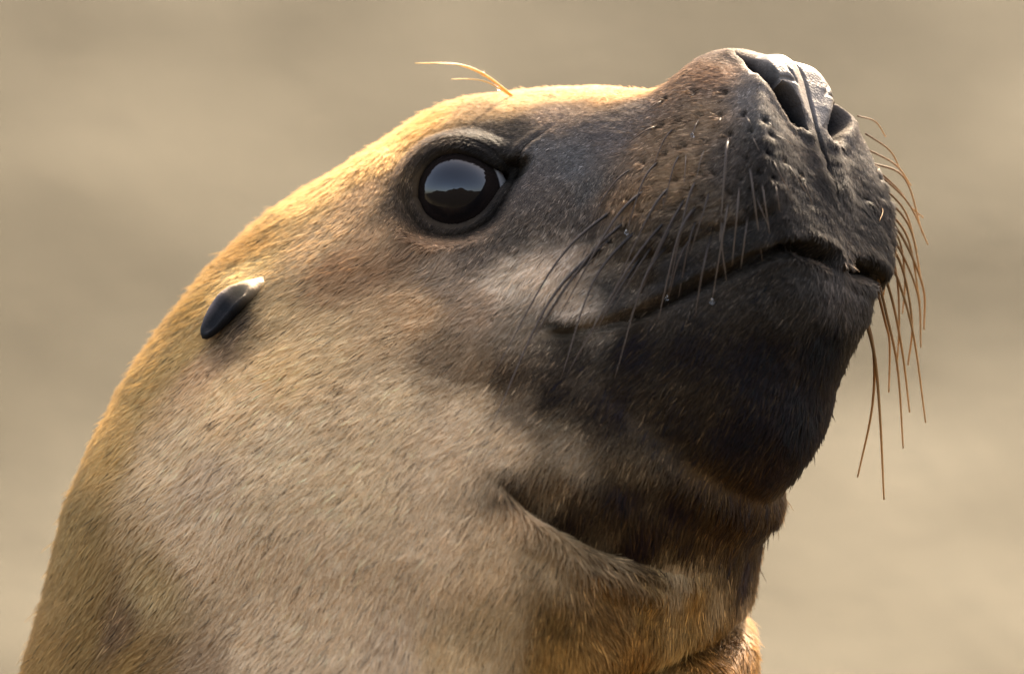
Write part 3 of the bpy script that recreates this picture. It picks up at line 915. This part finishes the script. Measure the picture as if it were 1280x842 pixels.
# ------------------------------------------------------------------ whiskers
def whisker_material(name, c0, c1):
    m, nt, b, N, L = mat(name)
    at = N.new('ShaderNodeAttribute'); at.attribute_name = 'along'
    r = N.new('ShaderNodeValToRGB'); r.color_ramp.elements[0].color = (*c0, 1); r.color_ramp.elements[1].color = (*c1, 1)
    L.new(at.outputs['Fac'], r.inputs[0]); L.new(r.outputs[0], b.inputs['Base Color'])
    b.inputs['Roughness'].default_value = .45
    b.inputs['Specular IOR Level'].default_value = .2
    tr = N.new('ShaderNodeBsdfTranslucent'); L.new(r.outputs[0], tr.inputs['Color'])
    mix = N.new('ShaderNodeMixShader'); mix.inputs[0].default_value = .35
    L.new(b.outputs[0], mix.inputs[1]); L.new(tr.outputs[0], mix.inputs[2]); L.new(mix.outputs[0], N['Material Output'].inputs['Surface'])
    return m
M_WDARK = whisker_material('whisker_dark', (.004, .0035, .003), (.11, .07, .045))
M_WPALE = whisker_material('whisker_pale', (.012, .009, .008), (.15, .10, .065))
M_WGOLD = whisker_material('whisker_amber', (.075, .033, .014), (.30, .165, .055))
M_WBROW = whisker_material('whisker_gold', (.55, .33, .10), (.72, .52, .22))

def tube(name, path, r0, r1, material, seg=7, blunt=.0):
    """tapered bent hair along world points"""
    p = np.array(path, float)
    n = len(p)
    T = np.gradient(p, axis=0); T /= np.linalg.norm(T, axis=1, keepdims=True)
    up = np.cross(T[0], [0.3, 1, .2]); up /= np.linalg.norm(up)
    vs, fs, al = [], [], []
    for j in range(n):
        up = up - T[j] * (up @ T[j]); up /= np.linalg.norm(up)
        bt = np.cross(T[j], up)
        f = j / (n - 1)
        r = r0 * (1 - f) ** .8 * (1 - blunt) + r0 * blunt * (1 - .4 * f) + r1 * f
        for i in range(seg):
            a = 2 * math.pi * i / seg
            vs.append(p[j] + (up * math.cos(a) + bt * math.sin(a)) * r); al.append(f)
    for j in range(n - 1):
        for i in range(seg):
            fs.append((j * seg + i, j * seg + (i + 1) % seg, (j + 1) * seg + (i + 1) % seg, (j + 1) * seg + i))
    fs.append(tuple(range(seg))[::-1]); fs.append(tuple((n - 1) * seg + i for i in range(seg)))
    o = mesh_obj(name, vs, fs, material, root)
    a = o.data.attributes.new('along', 'FLOAT', 'POINT'); a.data.foreach_set('value', np.array(al))
    return o

def bez(pts, n):
    """smooth curve through three or more points"""
    p = np.array(pts, float)
    p = np.vstack([2 * p[0] - p[1], p, 2 * p[-1] - p[-2]])
    out = []
    K = len(p) - 3
    for x in np.linspace(0, K - 1e-6, n):
        i = int(x) + 1; f = x - int(x)
        out.append(0.5 * (2 * p[i] + (-p[i - 1] + p[i + 1]) * f + (2 * p[i - 1] - 5 * p[i] + 4 * p[i + 1] - p[i + 2]) * f * f + (-p[i - 1] + 3 * p[i] - 3 * p[i + 1] + p[i + 2]) * f ** 3))
    return np.array(out)

def surf_y(u, v, fallback):
    loc, nn, i, d = bvh5.ray_cast(CAM_P, ray(u, v))
    return loc.y if loc is not None else fallback

drops = []
DROP_AT = {4: 1.0, 21: 1.0, 22: .8, 15: .98, 2: .85}
for k, (a, m_, b) in enumerate(NEAR_WHISKERS):
    loc, nn = hit(*a, bvh5)
    ln = math.hypot(a[0] - b[0], a[1] - b[1])
    y0 = loc[1]
    lift = min(0.035, 0.10 * ln * S + 0.002)
    ym = min(surf_y(*m_, y0), y0) - lift * .75
    yb = min(surf_y(*b, y0), ym + lift) - lift * .55
    root_p = np.array(loc) - np.array(nn) * 0 + np.array(ray(*a)) * 0.0025
    path = bez([root_p, at_depth(*m_, ym), at_depth(*b, yb)], 18)
    thick = (0.00019 + 0.00050 * min(1, ln / 170)) * random.uniform(.85, 1.1)
    tube('whisker', path, thick, 0.00006, M_WDARK if (ln > 60 and a[0] < 900) or k in (0, 1) else M_WPALE)
    if k in DROP_AT:
        drops.append(path[int(round(DROP_AT[k] * 17))])
    # the same hair on the other cheek, where the head hides most of it
    if k % 2 == 0:
        h = to_head(path) * [1, -1, 1]
        tube('whisker', to_world(h), thick, 0.00006, M_WGOLD)

# hairs of the far pad that show beyond the muzzle, against the light
FAR_WHISKERS = [
    ([(1078, 148), (1094, 152), (1107, 171)], .5), ([(1088, 170), (1112, 188), (1126, 214)], .7), ([(1080, 185), (1118, 205), (1139, 232)], .8),
    ([(1092, 206), (1122, 236), (1138, 258), (1154, 272)], .8), ([(1090, 205), (1130, 222), (1153, 292)], 1), ([(1092, 210), (1134, 252), (1160, 306)], 1),
    ([(1100, 228), (1130, 262), (1146, 312)], 1.1), ([(1102, 238), (1136, 282), (1152, 352)], 1.2), ([(1105, 256), (1134, 296), (1150, 378)], 1.3),
    ([(1106, 262), (1130, 300), (1154, 360), (1155, 412)], 1.4), ([(1106, 276), (1128, 318), (1148, 372), (1151, 434)], 1.3),
    ([(1104, 290), (1126, 330), (1140, 402), (1135, 456)], 1.5), ([(1102, 300), (1122, 348), (1142, 420), (1157, 528)], 1.5),
    ([(1100, 316), (1114, 370), (1128, 440), (1137, 515)], 1.6), ([(1098, 330), (1108, 392), (1122, 460), (1129, 560)], 1.6),
    ([(1096, 340), (1106, 400), (1112, 430), (1111, 490)], 1.4), ([(1086, 388), (1092, 440), (1090, 510), (1072, 596)], 1.8),
    ([(1085, 392), (1093, 444), (1100, 520), (1105, 624)], 2.0), ([(1110, 300), (1120, 340), (1124, 400), (1121, 462)], 1.2), ([(1098, 318), (1106, 345), (1104, 372)], .8),
    ([(1104, 270), (1124, 300), (1131, 352), (1128, 392)], 1.0), ([(1080, 250), (1096, 266), (1108, 290)], .7),
    ([(1083, 222), (1088, 236), (1084, 250), (1073, 258)], .6), ([(1150, 310), (1160, 330), (1163, 350)], .0)]
for pts, tk in FAR_WHISKERS:
    if tk <= 0:
        continue
    loc, nn = hit(pts[0][0], pts[0][1], bvh5)
    y0 = loc[1] + 0.006
    first = np.array(at_depth(pts[0][0] - 6, pts[0][1] - 3, y0))
    rest = [np.array(at_depth(u, v, y0 + 0.004 + 0.006 * (i + 1))) for i, (u, v) in enumerate(pts[1:])]
    path = bez([first] + rest, 24)
    tube('whisker', path, 0.00042 * tk ** .7, 0.00009, M_WGOLD, blunt=.45)

# brow hairs
for pts, tk in (([(643, 121), (604, 92), (570, 80), (519, 79)], 1.0), ([(641, 121), (606, 95), (575, 82), (545, 79)], .8), ([(640, 121), (612, 104), (590, 99), (564, 99)], .8)):
    loc, nn = hit(*pts[0], bvh5)
    path = bez([np.array(at_depth(u, v, loc[1] - 0.004 * i)) for i, (u, v) in enumerate(pts)], 22)
    path[0] += np.array(ray(*pts[0])) * 0.002
    tube('whisker', path, 0.00030 * tk, 0.00007, M_WBROW, blunt=.3)
    drops.append(path[7 if tk == 1 else 4])

# ------------------------------------------------------------------ water droplets caught on the hairs
m, nt, b, N, L = mat('clear_water')
b.inputs['Base Color'].default_value = (1, 1, 1, 1)
b.inputs['Transmission Weight'].default_value = 1.0
b.inputs['Roughness'].default_value = 0.0
b.inputs['IOR'].default_value = 1.33
vs, fs = [], []
for j in range(9):
    ph = math.pi * j / 8
    for i in range(12):
        a = 2 * math.pi * i / 12
        r = math.sin(ph) * (0.82 + .18 * (1 - math.cos(ph)) / 2)
        vs.append((r * math.cos(a) * .0007, r * math.sin(a) * .0007, (math.cos(ph) * 1.25 - .15) * .0007))
for j in range(8):
    for i in range(12):
        fs.append((j * 12 + i, (j + 1) * 12 + i, (j + 1) * 12 + (i + 1) % 12, j * 12 + (i + 1) % 12))
first = None
for k, p in enumerate(drops):
    if first is None:
        o = first = mesh_obj('water_droplet', vs, fs, m)
    else:
        o = first.copy(); COL.objects.link(o)
    o.location = Vector(p)
    o.scale = (random.uniform(.8, 1.1),) * 3
    o['label'] = 'tiny clear water droplet on a dark muzzle whisker' if k < len(DROP_AT) else 'tiny clear water droplet on a golden brow hair above the eye'
    o['category'] = 'water droplet'
    o['group'] = 'water droplets on the whiskers'
